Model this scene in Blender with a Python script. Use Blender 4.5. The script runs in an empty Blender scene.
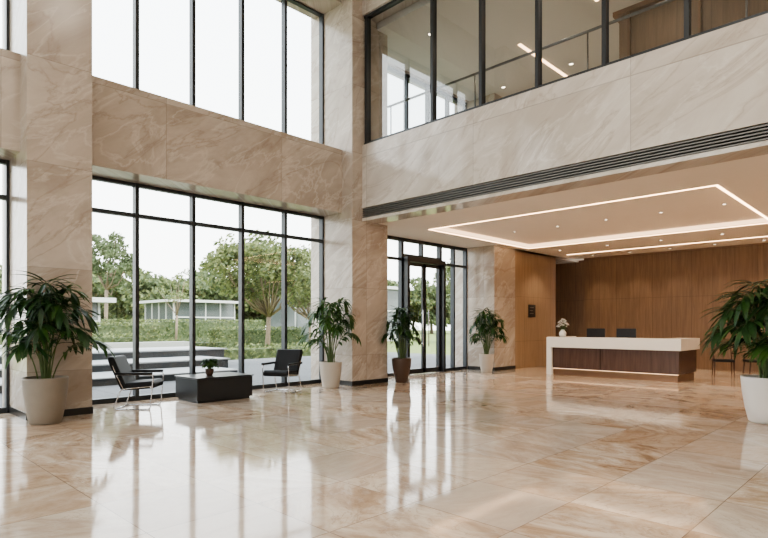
import bpy, math, random
from mathutils import Vector, Matrix
random.seed(7)
scn = bpy.context.scene

# ------------------------------------------------------------------ materials
class NT:
    def __init__(s, name):
        s.m = bpy.data.materials.new(name); s.m.use_nodes = True
        s.t = s.m.node_tree; s.t.nodes.clear()
        s.out = s.t.nodes.new('ShaderNodeOutputMaterial')
    def n(s, typ, **kw):
        nd = s.t.nodes.new(typ)
        for k, v in kw.items(): setattr(nd, k, v)
        return nd
    def link(s, a, b): s.t.links.new(a, b)
    def setin(s, sock, v):
        if isinstance(v, bpy.types.NodeSocket): s.link(v, sock)
        else: sock.default_value = v
    def math(s, op, a, b=0.0, c=0.0):
        nd = s.n('ShaderNodeMath', operation=op)
        s.setin(nd.inputs[0], a); s.setin(nd.inputs[1], b); s.setin(nd.inputs[2], c)
        return nd.outputs[0]
    def comb(s, x, y, z):
        nd = s.n('ShaderNodeCombineXYZ')
        for i, v in enumerate((x, y, z)): s.setin(nd.inputs[i], v)
        return nd.outputs[0]
    def pos(s):
        g = s.n('ShaderNodeTexCoord'); sp = s.n('ShaderNodeSeparateXYZ')
        s.link(g.outputs['Object'], sp.inputs[0]); return sp.outputs
    def noise(s, vec, scale=1, detail=4, rough=.5, dist=0):
        nd = s.n('ShaderNodeTexNoise'); s.link(vec, nd.inputs['Vector'])
        nd.inputs['Scale'].default_value = scale; nd.inputs['Detail'].default_value = detail
        nd.inputs['Roughness'].default_value = rough; nd.inputs['Distortion'].default_value = dist
        return nd.outputs['Fac']
    def ramp(s, fac, stops):
        nd = s.n('ShaderNodeValToRGB'); s.link(fac, nd.inputs[0]); e = nd.color_ramp.elements
        while len(e) < len(stops): e.new(.5)
        for i, (p, c) in enumerate(stops):
            e[i].position = p; e[i].color = (*c, 1) if len(c) == 3 else c
        return nd.outputs[0]
    def mix(s, f, a, b, blend='MIX'):
        nd = s.n('ShaderNodeMix', data_type='RGBA', blend_type=blend)
        s.setin(nd.inputs[0], f)
        for i, v in ((6, a), (7, b)):
            if isinstance(v, tuple): v = (*v, 1) if len(v) == 3 else v
            s.setin(nd.inputs[i], v)
        return nd.outputs[2]
    def white(s, vec):
        nd = s.n('ShaderNodeTexWhiteNoise', noise_dimensions='3D'); s.link(vec, nd.inputs['Vector'])
        return nd.outputs['Value']
    def bsdf(s, color, rough=.5, metal=0, spec=.5, coat=0, ior=1.5, bump=None, bstr=.2, bdist=.02):
        b = s.n('ShaderNodeBsdfPrincipled')
        if isinstance(color, tuple): color = (*color[:3], 1)
        s.setin(b.inputs['Base Color'], color); s.setin(b.inputs['Roughness'], rough)
        b.inputs['Metallic'].default_value = metal; b.inputs['IOR'].default_value = ior
        b.inputs['Specular IOR Level'].default_value = spec
        b.inputs['Coat Weight'].default_value = coat; b.inputs['Coat Roughness'].default_value = .05
        if bump is not None:
            bp = s.n('ShaderNodeBump'); s.link(bump, bp.inputs['Height'])
            bp.inputs['Strength'].default_value = bstr; bp.inputs['Distance'].default_value = bdist
            s.link(bp.outputs[0], b.inputs['Normal'])
        s.link(b.outputs[0], s.out.inputs[0]); return b

def plain(name, col, rough=.5, metal=0, coat=0, var=.06, scale=6, spec=.5):
    t = NT(name); p = t.n('ShaderNodeTexCoord').outputs['Object']
    f = t.noise(p, scale, 4)
    c = t.mix(f, tuple(max(0, x*(1-var)) for x in col), tuple(min(1, x*(1+var)) for x in col))
    t.bsdf(c, rough, metal, spec, coat); return t.m

def emis(name, col, strength):
    t = NT(name); e = t.n('ShaderNodeEmission'); e.inputs[0].default_value = (*col, 1)
    e.inputs[1].default_value = strength; t.link(e.outputs[0], t.out.inputs[0]); return t.m

def wall_marble(name, light, dark, vein, tu=2.6, tv=1.62, rough=.22, flip=1, deep=(.30, .22, .165), k=1.0):
    t = NT(name); x, y, z = t.pos()
    u = t.math('ADD', t.math('ADD', x, y), 0.37)
    un = t.math('DIVIDE', u, tu); vn = t.math('DIVIDE', t.math('ADD', z, 0.9), tv)
    r = t.white(t.comb(t.math('FLOOR', un), t.math('FLOOR', vn), 0.0))
    a = t.math('ADD', t.math('MULTIPLY', u, .8*flip), t.math('MULTIPLY', z, .6))
    b = t.math('ADD', t.math('MULTIPLY', u, -.6*flip), t.math('MULTIPLY', z, .8))
    vec = t.comb(t.math('MULTIPLY', a, .34), t.math('MULTIPLY', b, .85), t.math('MULTIPLY', r, 9))
    n1 = t.noise(vec, .8, 10, .62, 1.5)
    n2 = t.noise(vec, 1.1, 7, .58, 1.6)
    n3 = t.noise(vec, .65, 7, .55, 2.2)
    c = t.ramp(n1, [(.36, dark), (.48, tuple((p+q)/2 for p, q in zip(light, dark))), (.61, light)])
    vm = t.ramp(t.math('ABSOLUTE', t.math('SUBTRACT', n2, .5)), [(0, (1, 1, 1)), (.006, (.6, .6, .6)), (.03, (0, 0, 0))])
    c = t.mix(t.math('MULTIPLY', vm, .5*k), c, vein)
    vd = t.ramp(t.math('ABSOLUTE', t.math('SUBTRACT', n3, .52)), [(0, (1, 1, 1)), (.004, (.5, .5, .5)), (.028, (0, 0, 0))])
    c = t.mix(t.math('MULTIPLY', vd, .55*k), c, deep)
    fine = t.noise(vec, 12, 6, .7)
    c = t.mix(t.math('MULTIPLY', fine, .3), c, dark)
    c = t.mix(t.math('MULTIPLY', r, .14), c, dark)
    ju = t.math('LESS_THAN', t.math('FRACT', un), .004); jv = t.math('LESS_THAN', t.math('FRACT', vn), .006)
    c = t.mix(t.math('MULTIPLY', t.math('MAXIMUM', ju, jv), .4), c, tuple(q*.4 for q in dark))
    t.bsdf(c, rough, spec=.45); return t.m

def floor_marble(name):
    t = NT(name); x, y, z = t.pos()
    xs = t.math('DIVIDE', t.math('ADD', x, .31), .9); ys = t.math('DIVIDE', t.math('ADD', y, .17), .9)
    row = t.math('FLOOR', ys)
    r = t.white(t.comb(t.math('FLOOR', xs), row, 0.0)); r2 = t.white(t.comb(t.math('FLOOR', xs), row, 5.0))
    r3 = t.white(t.comb(t.math('FLOOR', xs), row, 9.0))
    ang = t.math('MULTIPLY', t.math('SUBTRACT', r2, .3), 2.6)
    ca = t.math('COSINE', ang); sa = t.math('SINE', ang)
    a = t.math('ADD', t.math('MULTIPLY', x, ca), t.math('MULTIPLY', y, sa))
    b = t.math('SUBTRACT', t.math('MULTIPLY', y, ca), t.math('MULTIPLY', x, sa))
    vec = t.comb(t.math('MULTIPLY', a, .75), t.math('MULTIPLY', b, 1.6), t.math('MULTIPLY', r, 23))
    n1 = t.noise(vec, 1.15, 10, .66, 1.7)
    n2 = t.noise(vec, 1.8, 8, .62, 2.0)
    n3 = t.noise(vec, 5, 6, .7, 1.0)
    c = t.ramp(n1, [(.33, (.28, .175, .105)), (.43, (.45, .315, .21)), (.53, (.59, .465, .35)), (.65, (.74, .645, .535))])
    vm = t.ramp(t.math('ABSOLUTE', t.math('SUBTRACT', n2, .48)), [(0, (1, 1, 1)), (.005, (.6, .6, .6)), (.022, (0, 0, 0))])
    c = t.mix(t.math('MULTIPLY', vm, .6), c, (.25, .145, .085))
    c = t.mix(t.math('MULTIPLY', t.ramp(n3, [(.5, (0, 0, 0)), (.62, (1, 1, 1))]), .26), c, (.78, .73, .66))
    c = t.mix(t.math('MULTIPLY', t.math('GREATER_THAN', r2, .66), .42), c, (.39, .255, .16))
    c = t.mix(t.math('MULTIPLY', t.math('GREATER_THAN', r3, .72), .38), c, (.56, .52, .47))
    c = t.mix(t.math('MULTIPLY', r, .34), c, (.73, .64, .54))
    j = t.math('MAXIMUM', t.math('LESS_THAN', t.math('FRACT', xs), .008), t.math('LESS_THAN', t.math('FRACT', ys), .008))
    c = t.mix(t.math('MULTIPLY', j, .75), c, (.16, .105, .07))
    rg = t.math('ADD', t.math('MULTIPLY', t.noise(vec, 3, 3), .08), .035)
    bn = t.noise(t.comb(x, y, 0.0), 1.2, 2)
    t.bsdf(c, rg, ior=1.55, spec=.58, bump=bn, bstr=.03, bdist=.05); return t.m

def wood(name, a, b, pw=.62, rough=.45):
    t = NT(name); x, y, z = t.pos()
    u = t.math('ADD', t.math('ADD', x, y), .13)
    un = t.math('DIVIDE', u, pw); r = t.white(t.comb(t.math('FLOOR', un), 0.0, 0.0))
    vec = t.comb(t.math('MULTIPLY', u, 9), t.math('MULTIPLY', r, 20), t.math('MULTIPLY', z, .55))
    n = t.noise(vec, 2.0, 6, .6, .6)
    c = t.ramp(n, [(.3, b), (.65, a)])
    c = t.mix(t.math('MULTIPLY', r, .25), c, b)
    ju = t.math('LESS_THAN', t.math('FRACT', un), .014)
    jv = t.math('LESS_THAN', t.math('FRACT', t.math('DIVIDE', t.math('ADD', z, .6), 1.5)), .005)
    c = t.mix(t.math('MULTIPLY', t.math('MAXIMUM', ju, jv), .7), c, tuple(q*.3 for q in b))
    t.bsdf(c, rough); return t.m

def glass(name, tint=(.93, .96, .96), refl=1.0):
    t = NT(name)
    tr = t.n('ShaderNodeBsdfTransparent'); tr.inputs[0].default_value = (*tint, 1)
    gl = t.n('ShaderNodeBsdfGlossy'); gl.inputs['Roughness'].default_value = .01
    fr = t.n('ShaderNodeLayerWeight'); fr.inputs['Blend'].default_value = .5
    f = t.math('ADD', t.math('MULTIPLY', t.math('POWER', fr.outputs['Facing'], 3.5), .8*refl), .06*refl)
    mx = t.n('ShaderNodeMixShader'); t.link(f, mx.inputs[0]); t.link(tr.outputs[0], mx.inputs[1]); t.link(gl.outputs[0], mx.inputs[2])
    t.link(mx.outputs[0], t.out.inputs[0]); return t.m

def leafmat(name, a, b, rough=.4, trans=.25):
    t = NT(name); p = t.n('ShaderNodeTexCoord').outputs['Object']
    f = t.noise(p, 5, 3); c = t.ramp(f, [(.35, a), (.65, b)])
    bs = t.bsdf(c, rough)
    tl = t.n('ShaderNodeBsdfTranslucent'); t.link(c, tl.inputs[0])
    mx = t.n('ShaderNodeMixShader'); mx.inputs[0].default_value = trans
    t.link(bs.outputs[0], mx.inputs[1]); t.link(tl.outputs[0], mx.inputs[2]); t.link(mx.outputs[0], t.out.inputs[0])
    return t.m

M = {}
M['marbleL'] = wall_marble('marble_beige', (.60, .53, .455), (.39, .325, .265), (.75, .70, .63), k=1.1)
M['marbleR'] = wall_marble('marble_pale', (.71, .665, .61), (.51, .455, .395), (.82, .79, .75), tu=3.1, tv=3.2, rough=.12, deep=(.36, .28, .22), k=1.05)
M['floor'] = floor_marble('floor_marble')
M['wood'] = wood('walnut_panel', (.25, .16, .098), (.165, .103, .062))
M['wood2'] = wood('oak_panel', (.37, .255, .16), (.27, .18, .11), pw=.9)
M['ceil'] = plain('ceiling_paint', (.80, .735, .66), .7, var=.01)
M['ceilM'] = plain('mezzanine_ceiling_paint', (.70, .68, .65), .7, var=.01)
M['black'] = plain('frame_black', (.03, .032, .034), .35, .3)
M['slat'] = plain('grille_slat', (.19, .185, .18), .45, .3)
M['frame'] = plain('frame_graphite', (.05, .055, .06), .4, .4)
M['glass'] = glass('window_glass')
M['glassR'] = glass('mezzanine_glass', (.68, .71, .71), 2.1)
M['base'] = plain('baseboard_black', (.02, .02, .02), .3)
M['leather'] = plain('leather_black', (.012, .012, .013), .5, var=.3, scale=40, spec=.25)
M['chrome'] = plain('chrome', (.60, .60, .61), .15, 1.0, var=.02)
M['tabletop'] = plain('table_charcoal', (.02, .021, .023), .28, var=.2)
M['potW'] = plain('ceramic_offwhite', (.50, .45, .39), .45, var=.03)
M['potP'] = plain('ceramic_white', (.72, .69, .65), .4, var=.03)
M['potT'] = plain('ceramic_taupe', (.245, .21, .17), .6, var=.12)
M['potB'] = plain('ceramic_brown', (.085, .05, .035), .35, var=.1)
M['soil'] = plain('soil', (.05, .033, .022), .95, var=.4, scale=60)
M['leafD'] = leafmat('leaf_dark', (.013, .042, .013), (.035, .092, .024))
M['leafM'] = leafmat('leaf_mid', (.024, .07, .015), (.065, .145, .03))
M['stem'] = plain('plant_stem', (.10, .15, .05), .6, var=.3)
M['stone'] = plain('counter_stone', (.74, .71, .66), .22, var=.04, scale=3)
M['mahog'] = wood('mahogany_front', (.105, .058, .042), (.068, .037, .028), pw=2.2, rough=.25)
M['bronze'] = plain('bronze_kick', (.22, .13, .08), .35, .6)
M['led'] = emis('led_warm', (1, .62, .35), 6.5)
M['ledS'] = emis('led_soft', (1, .66, .40), 2.0)
M['lamp'] = emis('downlight_emitter', (1, .82, .62), 8)
M['flower'] = plain('petal_white', (.85, .82, .78), .6)
M['screen'] = plain('monitor_black', (.015, .015, .017), .3)
M['sign'] = plain('sign_plate', (.02, .02, .02), .3)
M['signtxt'] = plain('sign_lettering', (.35, .33, .30), .5)
M['paving'] = plain('paving_grey', (.12, .125, .13), .8, var=.15, scale=1.5)
M['paving2'] = plain('ledge_concrete', (.34, .345, .345), .8, var=.05)
M['darkstone'] = plain('dark_stone', (.07, .075, .08), .7, var=.15)
M['grass'] = plain('lawn_grass', (.15, .19, .045), .9, var=.35, scale=3)
M['bark'] = plain('bark', (.22, .17, .125), .9, var=.3, scale=8)
M['treeA'] = leafmat('tree_leaf_light', (.14, .17, .065), (.27, .305, .135), .7, .35)
M['treeB'] = leafmat('tree_leaf_dark', (.085, .115, .055), (.155, .195, .10), .7, .3)
M['bldg'] = plain('facade_white', (.52, .525, .52), .7, var=.03)
M['bglass'] = plain('facade_glass', (.12, .135, .135), .12, .2, var=.2, scale=.4)
M['rail'] = plain('steel_rail', (.22, .22, .22), .3, .9)

# ------------------------------------------------------------------ mesh builder
class MB:
    def __init__(s): s.v = []; s.f = []; s.mi = []; s.sm = []; s.mats = []
    def mat(s, k):
        m = M[k]
        if m not in s.mats: s.mats.append(m)
        return s.mats.index(m)
    def add(s, vs, fs, k, smooth=False):
        o = len(s.v); i = s.mat(k); s.v += [tuple(v) for v in vs]
        for f in fs: s.f.append(tuple(o+q for q in f)); s.mi.append(i); s.sm.append(smooth)
    def box(s, a, b, k, rot=None, piv=None):
        x0, y0, z0 = a; x1, y1, z1 = b
        vs = [Vector(p) for p in ((x0,y0,z0),(x1,y0,z0),(x1,y1,z0),(x0,y1,z0),(x0,y0,z1),(x1,y0,z1),(x1,y1,z1),(x0,y1,z1))]
        if rot is not None:
            pv = Vector(piv if piv else ((x0+x1)/2, (y0+y1)/2, (z0+z1)/2)); vs = [rot @ (v-pv) + pv for v in vs]
        s.add(vs, [(0,3,2,1),(4,5,6,7),(0,1,5,4),(1,2,6,5),(2,3,7,6),(3,0,4,7)], k)
    def prism(s, poly, x0, x1, k):
        n = len(poly); vs = [(x0, p[0], p[1]) for p in poly]+[(x1, p[0], p[1]) for p in poly]
        s.add(vs, [tuple(range(n)), tuple(reversed(range(n, 2*n)))]+[(i, i+n, (i+1) % n+n, (i+1) % n) for i in range(n)], k)
    def tube(s, path, r, k, segs=10, caps=True):
        path = [Vector(p) for p in path]; n = len(path)
        rs = r if isinstance(r, (list, tuple)) else [r]*n
        vs = []; prev = None
        for i, p in enumerate(path):
            d = (path[min(i+1, n-1)]-path[max(i-1, 0)]).normalized()
            if prev is None: a = d.orthogonal().normalized()
            else:
                a = prev-d*prev.dot(d); a = a.normalized() if a.length > 1e-6 else d.orthogonal().normalized()
            prev = a; b = d.cross(a)
            for j in range(segs):
                th = 2*math.pi*j/segs; vs.append(p+(a*math.cos(th)+b*math.sin(th))*rs[i])
        fs = [(i*segs+j, i*segs+(j+1) % segs, (i+1)*segs+(j+1) % segs, (i+1)*segs+j) for i in range(n-1) for j in range(segs)]
        s.add(vs, fs, k, True)
        if caps:
            o = len(s.v)-len(vs)
            mi = s.mat(k)
            s.f.append(tuple(o+j for j in reversed(range(segs)))); s.mi.append(mi); s.sm.append(False)
            s.f.append(tuple(o+(n-1)*segs+j for j in range(segs))); s.mi.append(mi); s.sm.append(False)
    def lathe(s, prof, k, c=(0, 0, 0), segs=40):
        vs = []; n = len(prof)
        for r, z in prof:
            for j in range(segs):
                th = 2*math.pi*j/segs; vs.append((c[0]+r*math.cos(th), c[1]+r*math.sin(th), c[2]+z))
        fs = [(i*segs+j, i*segs+(j+1) % segs, (i+1)*segs+(j+1) % segs, (i+1)*segs+j) for i in range(n-1) for j in range(segs)]
        s.add(vs, fs, k, True)
    def leaf(s, p, d, L, w, droop, k, n=5, fold=.25, clamp=None):
        p = Vector(p); d = Vector(d).normalized(); vs = []
        for i in range(n+1):
            t = i/n; ww = w*.5*(math.sin(math.pi*min(1, t**.75*.97+.03)))**.8 if t < 1 else 0.0005
            side = d.cross(Vector((0, 0, 1)))
            side = side.normalized() if side.length > .05 else Vector((1, 0, 0))
            up = side.cross(d)
            vs += [p-side*ww+up*ww*fold, p.copy(), p+side*ww+up*ww*fold]
            d = (d+Vector((0, 0, -droop/n))).normalized(); p = p+d*(L/n)
        if clamp: vs = [clamp(v) for v in vs]
        fs = []
        for i in range(n):
            a = i*3; fs += [(a, a+1, a+4, a+3), (a+1, a+2, a+5, a+4)]
        s.add(vs, fs, k, True)
    def obj(s, name, loc=(0, 0, 0), rz=0, bevel=0, parent=None, scale=1):
        me = bpy.data.meshes.new(name); me.from_pydata(s.v, [], s.f); me.update()
        for m in s.mats: me.materials.append(m)
        me.polygons.foreach_set('material_index', s.mi); me.polygons.foreach_set('use_smooth', s.sm)
        o = bpy.data.objects.new(name, me); scn.collection.objects.link(o)
        o.location = loc; o.rotation_euler = (0, 0, rz); o.scale = (scale,)*3
        if bevel:
            md = o.modifiers.new('bevel', 'BEVEL'); md.width = bevel; md.segments = 3; md.limit_method = 'ANGLE'; md.angle_limit = math.radians(50)
        if parent: o.parent = parent
        return o

def B(name, a, b, k, bevel=0):
    m = MB(); m.box(a, b, k); return m.obj(name, bevel=bevel)
def empty(name, loc=(0, 0, 0), rz=0):
    e = bpy.data.objects.new(name, None); scn.collection.objects.link(e); e.location = loc; e.rotation_euler = (0, 0, rz); return e

def rpath(pts, r, n=5):
    pts = [Vector(p) for p in pts]; out = [pts[0]]
    for i in range(1, len(pts)-1):
        a, b, c = pts[i-1], pts[i], pts[i+1]
        d1 = (a-b); d2 = (c-b); rr = min(r, d1.length*.49, d2.length*.49)
        p1 = b+d1.normalized()*rr; p2 = b+d2.normalized()*rr
        for j in range(n+1):
            t = j/n; out.append(p1*(1-t)**2+b*2*t*(1-t)+p2*t*t)
    out.append(pts[-1]); return out

# ------------------------------------------------------------------ room shell
XG = -10.95; XS = -10.2; XC = -9.83; YF = 9.32; H = 10.5; XR = 7.0; YB = -9.0; YW = 20.4; ZC = 3.97
B('floor', (-11.05, YB-.1, -.2), (XR+.1, 21.5, 0), 'floor')
B('ceiling', (-11.3, YB-.1, H), (XR+.1, YF+.6, H+.3), 'ceil')
cols = [(-4.71, -3.78), (2.29, 3.22), (8.99, 10.2)]
for a, b in cols:
    m = MB(); m.box((-11.4, a, 0), (XC, b, H), 'marbleL'); m.obj('column')
    m = MB(); m.box((-10.85, a-.012, 0), (XC+.012, b+.012, .11), 'base'); m.obj('baseboard_column')
m = MB(); m.box((-11.4, 15.06, 0), (XC, 16.3, H), 'marbleL'); m.obj('column')
m = MB(); m.box((-10.85, 15.048, 0), (XC+.012, 16.3, .11), 'base'); m.obj('baseboard_column')
m = MB()
segsY = [(YB, -4.71), (-3.78, 2.29), (3.22, 8.99)]
for a, b in segsY:
    m.box((-11.25, a, 4.17), (XS, b, 5.70), 'marbleL'); m.box((-11.25, a, 9.25), (XS, b, H), 'marbleL')
m.box((-11.25, 10.2, ZC), (-10.88, 15.06, 5.75), 'marbleL'); m.box((-11.25, 10.2, 8.75), (-10.8, 15.06, H), 'marbleL')
m.box((-11.4, 16.3, 3.9), (-9.83, 21.5, H), 'marbleL')
m.obj('wall_left')
m = MB()
m.box((XC, YF, 4.28), (XR, YF+.5, 5.80), 'marbleR')
m.box((XC, YF, ZC-.01), (XR, YF+.5, 4.03), 'marbleR')
m.box((XC, YF, 8.95), (XR, YF+.5, H), 'marbleR')
m.obj('wall_spandrel')
m = MB(); m.box((XC, YF+.16, 4.03), (XR, YF+.2, 4.28), 'black')
for i in range(5):
    z = 4.045+i*.048; m.box((XC, YF+.01, z), (XR, YF+.13, z+.022), 'slat')
m.obj('trim_linear_air_grille')
m = MB(); m.box((XR, YB-.1, 0), (XR+.3, 21.5, H), 'marbleR'); m.obj('wall_right')
m = MB()
for a in (-11.4, -5.2, .6, 6.1):
    m.box((a, YB-.5, 0), (a+1.0, YB, H), 'marbleL')
m.box((-10.4, YB-.4, 4.17), (6.1, YB, 5.7), 'marbleL'); m.box((-10.4, YB-.4, 9.25), (6.1, YB, H), 'marbleL')
m.obj('wall_rear')  # wall out of view, opened up for glazing that adds sky light
B('wall_reception_back', (-9.35, YW, 0), (XR, YW+.3, ZC), 'wood')
B('wall_reception_side', (-10.2, 16.3, 0), (XC, 19.1, ZC), 'wood2')
m = MB(); m.box((-11.6, 21.0, 0), (-9.35, 21.3, ZC), 'wood'); m.box((-11.6, 16.3, 0), (-11.5, 21.0, ZC), 'wood'); m.obj('wall_corridor')
B('trim_floor_inlay', (XC+.3, 10.57, -.001), (XR, 10.63, .002), 'bronze')
TX0, TX1, TY0, TY1 = -9.40, -2.78, 11.42, 16.45
m = MB()
m.box((-11.2, YF+.5, ZC), (XR, TY0, ZC+.12), 'ceil'); m.box((-11.2, TY1, ZC), (XR, 21.5, ZC+.12), 'ceil')
m.box((-11.2, TY0, ZC), (TX0, TY1, ZC+.12), 'ceil'); m.box((TX1, TY0, ZC), (XR, TY1, ZC+.12), 'ceil')
m.box((TX0-.3, TY0-.3, ZC+.12), (TX1+.3, TY1+.3, ZC+.18), 'ceil')
m.obj('ceiling_reception')
def ring(m, x0, x1, y0, y1, w, z0, z1, k):
    m.box((x0, y0, z0), (x1, y0+w, z1), k); m.box((x0, y1-w, z0), (x1, y1, z1), k)
    m.box((x0, y0+w, z0), (x0+w, y1-w, z1), k); m.box((x1-w, y0+w, z0), (x1, y1-w, z1), k)
m = MB(); ring(m, TX0-.06, TX1+.06, TY0-.06, TY1+.06, .05, ZC-.01, ZC, 'led')
ring(m, TX0, TX1, TY0, TY1, .02, ZC+.015, ZC+.115, 'ledS'); m.obj('ceiling_led_strip_light')
m = MB(); m.box((-9.3, 18.9, ZC-.012), (6.5, 18.96, ZC), 'led'); m.obj('ceiling_led_strip_light')
def downlight(x, y, z, r=.05, power=0, col=(1, .83, .64), size=1.2):
    m = MB(); m.lathe([(r*1.35, 0), (r*1.35, -.012), (r, -.012), (r*.95, -.004)], 'bldg', segs=20)
    m.lathe([(r*.95, -.004), (.0005, -.004)], 'lamp', segs=20)
    o = m.obj('recessed_downlight', (x, y, z))
    if power:
        l = bpy.data.lights.new('downlight_spot', 'SPOT'); l.energy = power; l.color = col; l.spot_size = size; l.spot_blend = .7; l.shadow_soft_size = r
        lo = bpy.data.objects.new('downlight_spot', l); lo.location = (0, 0, -.03); lo.parent = o; scn.collection.objects.link(lo)
for i in range(11): downlight(-8.7+i*1.3, 19.7, ZC, .05, 50, size=1.5)
for i in range(8): downlight(-8.9+i*1.6, 17.6, ZC, .05, 80, size=2.0)
for i in range(5): downlight(-8.4+i*1.3, 13.9, ZC+.12, .04, 90, size=2.1)
for i in range(5): downlight(-1.2+i*1.6, 13.9, ZC, .05, 80, size=2.1)
for X in (-2.0, 3.5):  # unseen area lights added to fill the atrium; the frames only dress them
    for Y in (-5, 0, 5):
        m = MB(); ring(m, -.45, .45, -.45, .45, .05, -.06, 0, 'bldg'); o = m.obj('ceiling_fill_frame', (X, Y, H))
        l = bpy.data.lights.new('ceiling_fill_area', 'AREA'); l.shape = 'SQUARE'; l.size = .8; l.energy = 100; l.color = (1, .91, .80)
        lo = bpy.data.objects.new('ceiling_fill_area', l); lo.location = (0, 0, -.04); lo.parent = o; scn.collection.objects.link(lo)

# ------------------------------------------------------------------ windows
wn = [0]
def window_left(a, b, z0, z1, n, trans=(), x=XG, gk='glass', fk='frame'):
    wn[0] += 1; e = empty('window_%d' % wn[0])
    m = MB(); d = .07; w = .035
    ys = [a+(b-a)*i/n for i in range(n+1)] if isinstance(n, int) else n
    for i, y in enumerate(ys):
        lo = y-w if i else y; hi = y+w if i < len(ys)-1 else y
        if i == 0: hi += .01
        if i == len(ys)-1: lo -= .01
        m.box((x-d, lo, z0), (x+d, hi, z1), fk)
    for z, h in [(z0, .09), (z1-.09, .09)]+[(t-.03, .07) for t in trans]:
        m.box((x-d+.01, a, z), (x+d-.01, b, z+h), fk)
    m.obj('frame', parent=e)
    g = MB(); g.add([(x, a, z0), (x, b, z0), (x, b, z1), (x, a, z1)], [(0, 1, 2, 3)], gk); g.obj('pane', parent=e)
def window_front(a, b, z0, z1, xs, y, gk, fk='frame', trans=()):
    wn[0] += 1; e = empty('window_%d' % wn[0])
    m = MB(); d = .07; w = .035
    for x in xs: m.box((x-w, y-d, z0), (x+w, y+d, z1), fk)
    for z, h in [(z0, .07), (z1-.09, .09)]+[(t-.03, .07) for t in trans]: m.box((a, y-d+.01, z), (b, y+d-.01, z+h), fk)
    m.obj('frame', parent=e)
    g = MB(); g.add([(a, y, z0), (b, y, z0), (b, y, z1), (a, y, z1)], [(0, 1, 2, 3)], gk); g.obj('pane', parent=e)
for a, b in segsY:
    window_left(a, b, 0, 4.2, 5 if a > -5 else 4, (3.55,))
    window_left(a, b, 5.66, 9.3, 5 if a > -5 else 4)
window_left(10.2, 15.06, 5.75, 8.75, 5)
window_left(10.2, 11.92, 0, ZC, 2, (3.35,))
window_left(13.70, 15.06, 0, ZC, 2, (3.35,))
window_left(11.93, 13.69, 3.43, ZC, 2)
for a, b in ((-10.4, -5.2), (-4.2, .6), (1.6, 6.1)):  # unseen rear glazing, put in to let more sky light into the room
    xs = [a+(b-a)*i/4 for i in range(5)]
    window_front(a, b, 0, 4.2, xs, YB-.25, 'glass', trans=(3.55,)); window_front(a, b, 5.66, 9.3, xs, YB-.25, 'glass')
window_front(XC, XR, 5.80, 8.98, [-9.76, -7.71, -6.45, -5.2, -3.95, -2.67, -1.4, -.13, 1.14, 2.4, 3.7, 5.0, 6.3], YF+.12, 'glassR')
e = empty('door_1')
m = MB()
for y0, y1 in ((12.04, 12.80), (12.82, 13.58)):
    m.box((XG+.08, y0, .02), (XG+.14, y0+.07, 3.28), 'black'); m.box((XG+.08, y1-.07, .02), (XG+.14, y1, 3.28), 'black')
    m.box((XG+.08, y0, .02), (XG+.14, y1, .16), 'black'); m.box((XG+.08, y0, 3.18), (XG+.14, y1, 3.28), 'black')
m.box((XG-.05, 11.93, 0), (XG+.26, 12.03, 3.42), 'black'); m.box((XG-.05, 13.59, 0), (XG+.26, 13.69, 3.42), 'black')
m.box((XG-.05, 12.03, 3.29), (XG+.26, 13.59, 3.42), 'black')
for y in (12.68, 12.94): m.tube([(XG+.2, y, .8), (XG+.2, y, 1.9)], .016, 'chrome')
for y in (12.68, 12.94):
    for z in (.9, 1.8): m.tube([(XG+.13, y, z), (XG+.2, y, z)], .01, 'chrome', 8)
m.obj('leaves', parent=e)
g = MB(); g.add([(XG+.11, 12.04, .1), (XG+.11, 13.58, .1), (XG+.11, 13.58, 3.2), (XG+.11, 12.04, 3.2)], [(0, 1, 2, 3)], 'glass'); g.obj('pane', parent=e)

# ------------------------------------------------------------------ mezzanine
B('floor_mezzanine', (-10.9, YF+.5, 4.4), (XR, 18.4, 5.72), 'marbleR')
B('ceiling_mezzanine', (-11.2, YF+.5, 8.78), (XR, 18.4, 9.0), 'ceilM')
B('wall_mezzanine_back', (-11.2, 18.0, 5.72), (XR, 18.3, 8.78), 'marbleR')
m = MB(); m.box((-7.7, 12.9, 8.76), (-7.62, 16.5, 8.778), 'led'); m.box((-5.4, 11.0, 8.76), (-5.33, 12.4, 8.778), 'led'); m.box((-3.0, 12.9, 8.76), (-2.92, 16.5, 8.778), 'led'); m.obj('ceiling_led_strip_light')
m = MB()
m.tube([(-9.6, 9.98, 6.85), (6.8, 9.98, 6.85)], .028, 'rail')
for i in range(7): m.tube([(-9.5+i*2.5, 9.98, 5.72), (-9.5+i*2.5, 9.98, 6.85)], .016, 'rail', 8)
m.obj('balcony_railing')
m = MB(); m.box((-4.8, 12.2, 5.72), (3.5, 12.4, 8.1), 'wood'); m.box((-4.9, 12.1, 8.1), (3.6, 12.5, 8.2), 'bronze')
for i in range(6): m.box((-4.6+i*1.35, 12.12, 5.9), (-4.55+i*1.35, 12.2, 8.1), 'bronze')
m.box((-4.8, 12.0, 7.0), (3.5, 12.2, 7.05), 'bronze'); m.obj('mezzanine_bookcase')
for i in range(5): downlight(-9+i*2.6, 10.9, 8.78, .06, 70, size=2.2)
for i in range(3): downlight(-9.4+i*2.2, 14.9, 8.78, .06, 120, size=2.2)

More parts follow.
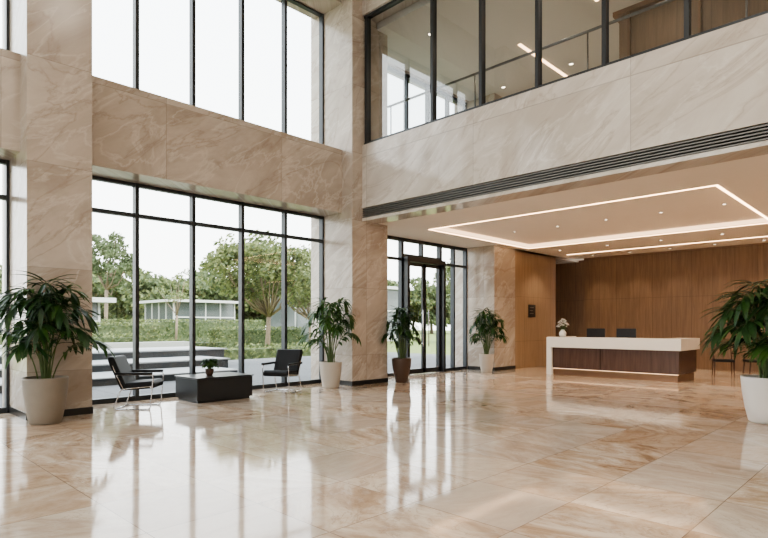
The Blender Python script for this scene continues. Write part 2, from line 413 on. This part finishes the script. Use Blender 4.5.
# ------------------------------------------------------------------ plants
def potted_plant(name, loc, pr, ph, pk, R, top, n, seed, lk, leafL=.34, leafW=.085, xmin=None, ymax=None, taper=.72):
    rnd = random.Random(seed); e = empty(name, loc)
    m = MB()
    m.lathe([(.001, 0), (pr*taper*.9, 0), (pr*taper, .02), (pr*(taper+.12), ph*.3), (pr*.95, ph*.65), (pr, ph*.96), (pr, ph), (pr*.93, ph), (pr*.90, ph*.93), (pr*.88, ph*.9)], pk, segs=48)
    m.obj('pot', parent=e)
    m = MB(); m.lathe([(pr*.9, ph*.9), (pr*.5, ph*.92), (.001, ph*.93)], 'soil', segs=32); m.obj('soil', parent=e)
    def cl(v):
        v = v.copy()
        if xmin is not None and v.x+loc[0] < xmin: v.x = xmin-loc[0]
        if ymax is not None and v.y+loc[1] > ymax: v.y = ymax-loc[1]
        return v
    m = MB(); z0 = ph*.9
    for i in range(n):
        az = i*2.39996+rnd.uniform(-.3, .3); q = (i+.5)/n
        spread = .18+.82*math.sqrt(q)
        tgt_r = R*spread*rnd.uniform(.75, 1.0); hz = (top-z0)*(1-.62*q**1.4)*rnd.uniform(.88, 1.02)
        br = pr*.35*rnd.random()
        p0 = Vector((math.cos(az)*br, math.sin(az)*br, z0)); dxy = Vector((math.cos(az), math.sin(az), 0))
        p1 = p0+Vector((0, 0, hz*.75))+dxy*tgt_r*.15
        p2 = p0+dxy*tgt_r*.62+Vector((0, 0, hz*1.08)); p3 = p0+dxy*tgt_r*.95+Vector((0, 0, hz*.82))
        N = 14; path = []
        for j in range(N+1):
            t = j/N; path.append(p0*(1-t)**3+p1*3*t*(1-t)**2+p2*3*t*t*(1-t)+p3*t**3)
        path = [cl(p) for p in path]
        m.tube(path, [.011*(1-.7*j/N) for j in range(N+1)], 'stem', 6, caps=False)
        for j in range(5, N+1):
            d = (path[j]-path[j-1]); d = d.normalized() if d.length > 1e-5 else dxy
            side = d.cross(Vector((0, 0, 1))); side = side.normalized() if side.length > .1 else Vector((-dxy.y, dxy.x, 0))
            tt = (j-5)/(N-5); ll = leafL*(.75+.5*math.sin(math.pi*(tt*.8+.15)))*rnd.uniform(.8, 1.1)
            for sg in (-1, 1):
                dd = d*(.55+.5*tt)+side*sg*(1.0-.35*tt)+Vector((0, 0, rnd.uniform(-.25, .25)))
                m.leaf(path[j], dd, ll, leafW*rnd.uniform(.85, 1.15), rnd.uniform(.7, 1.5), lk if rnd.random() < .75 else 'leafM', clamp=cl)
        dd = (path[-1]-path[-3]); dd = dd if dd.length > 1e-4 else dxy
        m.leaf(path[-1], dd, leafL*1.0, leafW, .9, lk, clamp=cl)
    m.obj('foliage', parent=e); return e
potted_plant('potted_palm', (-9.36, 2.42, 0), .30, .68, 'potT', .76, 2.26, 20, 1, 'leafD', .38, .07, xmin=-9.79)
potted_plant('potted_palm', (-9.92, 8.40, 0), .26, .60, 'potW', .72, 2.28, 18, 2, 'leafM', .32, .062, ymax=8.94)
potted_plant('potted_palm', (-9.55, 10.42, 0), .25, .62, 'potB', .46, 2.03, 18, 3, 'leafD', .26, .06, xmin=-9.79, taper=.62)
potted_plant('potted_palm', (-9.78, 14.55, 0), .23, .56, 'potW', .64, 2.10, 18, 4, 'leafD', .30, .062, ymax=15.0)
potted_plant('potted_palm', (-1.72, 9.96, 0), .35, .68, 'potP', .88, 2.28, 24, 5, 'leafD', .42, .075)
potted_plant('potted_succulent', (-10.0, 5.40, .47), .085, .13, 'potB', .15, .36, 12, 6, 'leafM', .09, .035)

# ------------------------------------------------------------------ lounge furniture
def lounge_chair(loc, rz):
    e = empty('lounge_armchair', loc, rz)
    m = MB()
    for sx in (-.30, .30):
        m.tube(rpath([(sx, -.05, .012), (sx, .28, .012), (sx, .33, .60), (sx, -.30, .60)], .06), .010, 'chrome')
        m.tube(rpath([(sx, .28, .012), (sx, -.33, .012), (sx, -.20, .36), (sx, .30, .40)], .07), .010, 'chrome')
        m.tube([(sx, -.16, .36), (sx*.97, -.28, .60), (sx*.96, -.34, .76)], .010, 'chrome')
    m.tube([(-.30, .29, .385), (.30, .29, .385)], .010, 'chrome'); m.tube([(-.30, -.15, .355), (.30, -.15, .355)], .010, 'chrome')
    m.tube([(-.30, -.30, .012), (.30, -.30, .012)], .010, 'chrome')
    m.obj('chrome_frame', parent=e)
    m = MB()
    m.prism([(.33, .365), (.345, .45), (.30, .49), (-.14, .46), (-.20, .33)], -.285, .285, 'leather')
    m.obj('seat', bevel=.025, parent=e)
    m = MB(); m.prism([(-.13, .43), (-.21, .34), (-.42, .83), (-.425, .91), (-.33, .91), (-.22, .65)], -.295, .295, 'leather')
    m.obj('backrest', bevel=.025, parent=e)
    m = MB()
    for sx in (-.31, .31): m.box((sx-.03, -.30, .60), (sx+.03, .32, .642), 'leather')
    m.obj('armrests', bevel=.012, parent=e)
lounge_chair((-9.93, 4.02, 0), math.radians(-40))
lounge_chair((-10.02, 7.12, 0), math.radians(208))
m = MB(); m.box((-10.5, 4.95, .05), (-9.62, 6.12, .44), 'tabletop'); m.box((-10.52, 4.93, .45), (-9.6, 6.14, .47), 'tabletop')
m.box((-10.46, 4.99, 0), (-9.66, 6.08, .06), 'black'); m.box((-10.48, 4.97, .43), (-9.64, 6.10, .455), 'black')
m.obj('coffee_table', bevel=.004)

# ------------------------------------------------------------------ reception
e = empty('reception_desk')
m = MB(); m.box((-8.06, 15.10, .80), (-4.42, 15.62, 1.10), 'stone'); m.box((-8.06, 15.10, 0), (-7.90, 16.7, .80), 'stone')
m.box((-4.98, 15.62, .80), (-4.42, 16.7, 1.10), 'stone'); m.box((-8.06, 15.62, .80), (-7.90, 16.7, 1.10), 'stone'); m.obj('stone_top', bevel=.006, parent=e)
m = MB(); m.box((-7.90, 15.17, .20), (-4.49, 15.55, .80), 'mahog'); m.box((-4.92, 15.55, .20), (-4.49, 16.65, .80), 'mahog'); m.obj('front_panel', bevel=.003, parent=e)
m = MB(); m.box((-7.90, 15.21, 0), (-4.53, 15.5, .18), 'bronze'); m.box((-4.85, 15.5, 0), (-4.53, 16.6, .18), 'bronze'); m.obj('plinth', parent=e)
m = MB(); m.box((-7.9, 15.19, .184), (-4.5, 15.21, .196), 'ledS'); m.obj('led_strip', parent=e)
m = MB(); m.box((-7.92, 15.55, .70), (-4.98, 16.4, .74), 'wood2'); m.obj('worktop', parent=e)
def monitor(x):
    m = MB(); m.box((x-.27, 15.93, 1.00), (x+.27, 15.96, 1.35), 'screen'); m.box((x-.04, 15.90, .75), (x+.04, 15.93, 1.1), 'screen'); m.box((x-.13, 15.82, .742), (x+.13, 16.02, .757), 'screen')
    m.obj('computer_monitor', bevel=.004)
monitor(-6.95); monitor(-6.08)
e = empty('flower_vase', (-7.68, 15.36, 1.10))
m = MB(); m.lathe([(.001, 0), (.06, 0), (.10, .05), (.105, .12), (.065, .18), (.045, .21), (.055, .225), (.046, .225), (.03, .2)], 'stone', segs=28); m.obj('vase', parent=e)
m = MB(); fr = random.Random(21)
for i in range(34):
    a = i*2.4; r = .16*math.sqrt((i+.5)/34); h = .50-.22*(r/.16)**2+fr.uniform(-.03, .05)
    tip = Vector((math.cos(a)*r, math.sin(a)*r, h)); m.tube([(0, 0, .18), tip*.6+Vector((0, 0, .05)), tip], .003, 'stem', 5)
    for k in range(9):
        b = k*math.pi*2/9; m.leaf(tip, (math.cos(b), math.sin(b), (.2, .8, 1.6)[k % 3]), .05, .045, .5, 'flower', 3)
for i in range(8): m.leaf((0, 0, .2), (math.cos(i*.8), math.sin(i*.8), .8), .17, .045, 1.2, 'leafM')
m.obj('flowers', parent=e)
def side_chair(loc, rz):
    m = MB()
    for x in (-.24, .24):
        m.tube([(x, .24, 0), (x*.95, .2, .44)], [.014, .02], 'mahog'); m.tube([(x, -.26, 0), (x*.95, -.2, .44), (x*.9, -.27, .82)], [.014, .02, .014], 'mahog')
        m.tube(rpath([(x*.97, .2, .44), (x*1.1, .2, .64), (x, -.24, .66)], .05), .014, 'mahog')
    m.box((-.25, -.23, .42), (.25, .24, .48), 'leather'); m.prism([(-.20, .50), (-.24, .50), (-.30, .82), (-.26, .82)], -.22, .22, 'wood')
    m.obj('guest_armchair', loc, rz, bevel=.008)
side_chair((-4.15, 17.9, 0), math.radians(200)); side_chair((-3.45, 18.3, 0), math.radians(120))
e = empty('wall_sign')
m = MB(); m.box((XC, 17.15, 1.72), (XC+.02, 17.6, 2.15), 'sign'); m.obj('plate', parent=e)
m = MB()
for i, w in enumerate((.26, .2, .24)): m.box((XC+.02, 17.22, 2.04-i*.1), (XC+.023, 17.22+w, 2.055-i*.1), 'signtxt')
m.obj('lettering', parent=e)

# ------------------------------------------------------------------ exterior
B('ground_exterior', (-140, -90, -.45), (-11.05, 140, -.25), 'grass')
B('ground_rear', (-11.05, -90, -.45), (60, YB-.5, -.25), 'paving')
m = MB(); m.box((-21, -20, -.25), (-11.4, 22, -.02), 'paving')
for i in range(12): m.box((-21, -20+i*3.5, -.021), (-11.5, -19.96+i*3.5, -.018), 'darkstone')
m.obj('terrace_paving')
m = MB(); m.box((-11.4, -20, -.25), (-11.05, 22, -.01), 'darkstone'); m.obj('trim_threshold')
m = MB()
m.box((-16.2, 2, -.018), (-14.3, 8.6, .14), 'darkstone'); m.box((-16.2, 1.95, .14), (-14.25, 8.65, .17), 'paving2')
m.box((-18.2, 2, -.018), (-16.2, 9.4, .34), 'darkstone'); m.box((-18.2, 1.95, .34), (-16.15, 9.45, .38), 'paving2')
m.box((-20.9, 2, -.018), (-18.2, 10.4, .57), 'darkstone'); m.box((-20.9, 1.9, .57), (-18.15, 10.5, .61), 'paving2')
m.obj('stone_terrace_steps')
B('garden_ledge', (-27.5, 2, -.25), (-26.8, 13.4, .62), 'paving2')
B('garden_ledge', (-24, 11.8, -.25), (-23.4, 22, .22), 'paving2')
def quadleaf(m, p, s, k):
    a = Vector((random.gauss(0, 1), random.gauss(0, 1), random.gauss(0, 1))).normalized(); b = a.orthogonal().normalized()*s; c = a.cross(b)
    m.add([p-b, p-c*.6, p+b, p+c*.6], [(0, 1, 2, 3)], k)
def hedge(x0, x1, y0, y1, z):
    m = MB(); m.box((x0+.1, y0+.1, -.25), (x1-.1, y1-.1, z-.1), 'treeB')
    n = int((abs(x1-x0)*abs(y1-y0)+2*(abs(x1-x0)+abs(y1-y0))*z)*45)
    for i in range(min(n, 6000)):
        p = Vector((random.uniform(x0, x1), random.uniform(y0, y1), random.uniform(-.1, z)))
        f = random.random()
        if f < .4: p.z = z+random.uniform(-.05, .12)
        elif f < .7: p.x = x1
        else: p.y = y0 if f < .85 else y1
        quadleaf(m, p, .09, 'treeA' if random.random() < .6 else 'treeB')
    m.obj('hedge')
hedge(-31.6, -30.4, 13.6, 17.6, .5); hedge(-38, -36.5, 20.5, 28, 1.2); hedge(-30.2, -29.2, 4, 12, .9); hedge(-46, -45, 15.5, 30, 1.8); hedge(-22.9, -22.0, 12.5, 18, .45)
hedge(-37.4, -36.2, 9.5, 16, 1.5)
def make_tree(h, cr, cz, rz_, nb, nl, ls, k1, k2, seed, trunk=.2, base=0.35):
    rnd = random.Random(seed); m = MB()
    fork = Vector((0.1, .05, h*base))
    m.tube([(0, 0, 0), (.05, .03, h*base*.5), fork], [trunk, trunk*.8, trunk*.7], 'bark', 10)
    for i in range(nb):
        a = rnd.uniform(0, 6.283); rr = cr*math.sqrt(rnd.random()); zz = cz+rnd.uniform(-1, 1)*rz_*math.sqrt(max(.05, 1-(rr/cr)**2))
        c = Vector((math.cos(a)*rr, math.sin(a)*rr, zz))
        if i % 2 == 0:
            mid = fork*.5+c*.5+Vector((0, 0, -.1*h*rnd.random())); m.tube([fork, mid, c], [trunk*.4, trunk*.22, trunk*.06], 'bark', 6)
        br = cr*rnd.uniform(.2, .34)
        for j in range(nl):
            v = Vector((rnd.gauss(0, 1), rnd.gauss(0, 1), rnd.gauss(0, .6))).normalized()*br*rnd.uniform(.5, 1.05)
            v.z *= .7; random.seed(seed*9999+i*500+j); quadleaf(m, c+v, ls*rnd.uniform(.7, 1.3), k1 if rnd.random() < .7 else k2)
    return m
o1 = make_tree(6.8, 3.1, 4.9, 1.7, 54, 160, .13, 'treeA', 'treeB', 11, .17, .32).obj('tree', (-27.4, 18.4, -.25))
make_tree(6.0, 1.7, 4.6, 1.3, 12, 50, .09, 'treeA', 'treeB', 12, .11, .4).obj('tree', (-39.0, 18.4, -.25))
make_tree(9.4, 2.6, 7.2, 2.4, 26, 110, .17, 'treeB', 'treeB', 13, .2, .5).obj('tree', (-50.5, 17.6, -.25))
o4 = make_tree(8, 4.6, 4.4, 3.4, 50, 120, .3, 'treeB', 'treeA', 14, .3, .25).obj('tree', (-60, 54, -.25))
rr = random.Random(3)
for i in range(26):
    o = bpy.data.objects.new('tree', o4.data); scn.collection.objects.link(o)
    t = i/25; o.location = (-94+24*t+rr.uniform(-2, 2), 4+84*t+rr.uniform(-1, 1), -.25); o.rotation_euler = (0, 0, rr.uniform(0, 6)); o.scale = (rr.uniform(1.0, 1.4),)*3
for x, y, s in ((-33, 26.0, .95), (-30, 44, 1.2)):
    o = bpy.data.objects.new('tree', o1.data); scn.collection.objects.link(o); o.location = (x, y, -.25); o.rotation_euler = (0, 0, x); o.scale = (s,)*3
def building(x0, x1, y0, y1, h, n=3):
    m = MB(); m.box((x0, y0, -.25), (x1, y1, h), 'bglass'); m.box((x0-.8, y0-.8, h), (x1+.8, y1+.8, h+.3), 'bldg')
    for i in range(n+1):
        y = y0+(y1-y0)*i/n; m.box((x1, y-.06, -.25), (x1+.12, y+.06, h), 'bldg')
        x = x0+(x1-x0)*i/n; m.box((x-.06, y0-.12, -.25), (x+.06, y0, h), 'bldg')
    m.box((x1, y0, -.25), (x1+.3, y1, .5), 'bldg'); m.box((x1, y0, h*.55), (x1+.15, y1, h*.55+.15), 'bldg'); m.obj('pavilion_building')
building(-45, -38.5, 3, 13.0, 2.9, 5); building(-72, -64, 30, 38, 4.2, 4); building(-50, -41, 34, 45, 5.2, 4)

# ------------------------------------------------------------------ light
w = bpy.data.worlds.new('sky'); scn.world = w; w.use_nodes = True; nt = w.node_tree; nt.nodes.clear()
out = nt.nodes.new('ShaderNodeOutputWorld'); bg = nt.nodes.new('ShaderNodeBackground')
tc = nt.nodes.new('ShaderNodeTexCoord'); sx = nt.nodes.new('ShaderNodeSeparateXYZ'); rp = nt.nodes.new('ShaderNodeValToRGB')
nt.links.new(tc.outputs['Generated'], sx.inputs[0]); nt.links.new(sx.outputs[2], rp.inputs[0])
rp.color_ramp.elements[0].color = (1, .99, .97, 1); rp.color_ramp.elements[1].color = (.86, .93, 1, 1); rp.color_ramp.elements[1].position = .8
nt.links.new(rp.outputs[0], bg.inputs[0]); bg.inputs[1].default_value = 4.2; nt.links.new(bg.outputs[0], out.inputs[0])
s = bpy.data.lights.new('sun', 'SUN'); s.energy = 4.0; s.angle = .05; s.color = (1, .94, .84)
so = bpy.data.objects.new('sun', s); scn.collection.objects.link(so)
so.rotation_euler = Vector((-.6, -.12, -.75)).to_track_quat('-Z', 'Y').to_euler()

# ------------------------------------------------------------------ camera
cd = bpy.data.cameras.new('camera'); cam = bpy.data.objects.new('camera', cd); scn.collection.objects.link(cam)
cam.location = (0, 0, 1.45); cam.rotation_euler = (math.radians(90), 0, math.radians(44.3))
cd.sensor_width = 36; cd.lens = 559*36/768; cd.shift_y = 56/768; cd.clip_end = 500
scn.camera = cam
scn.view_settings.view_transform = 'AgX'; scn.view_settings.look = 'AgX - Medium High Contrast'; scn.view_settings.exposure = 0.42
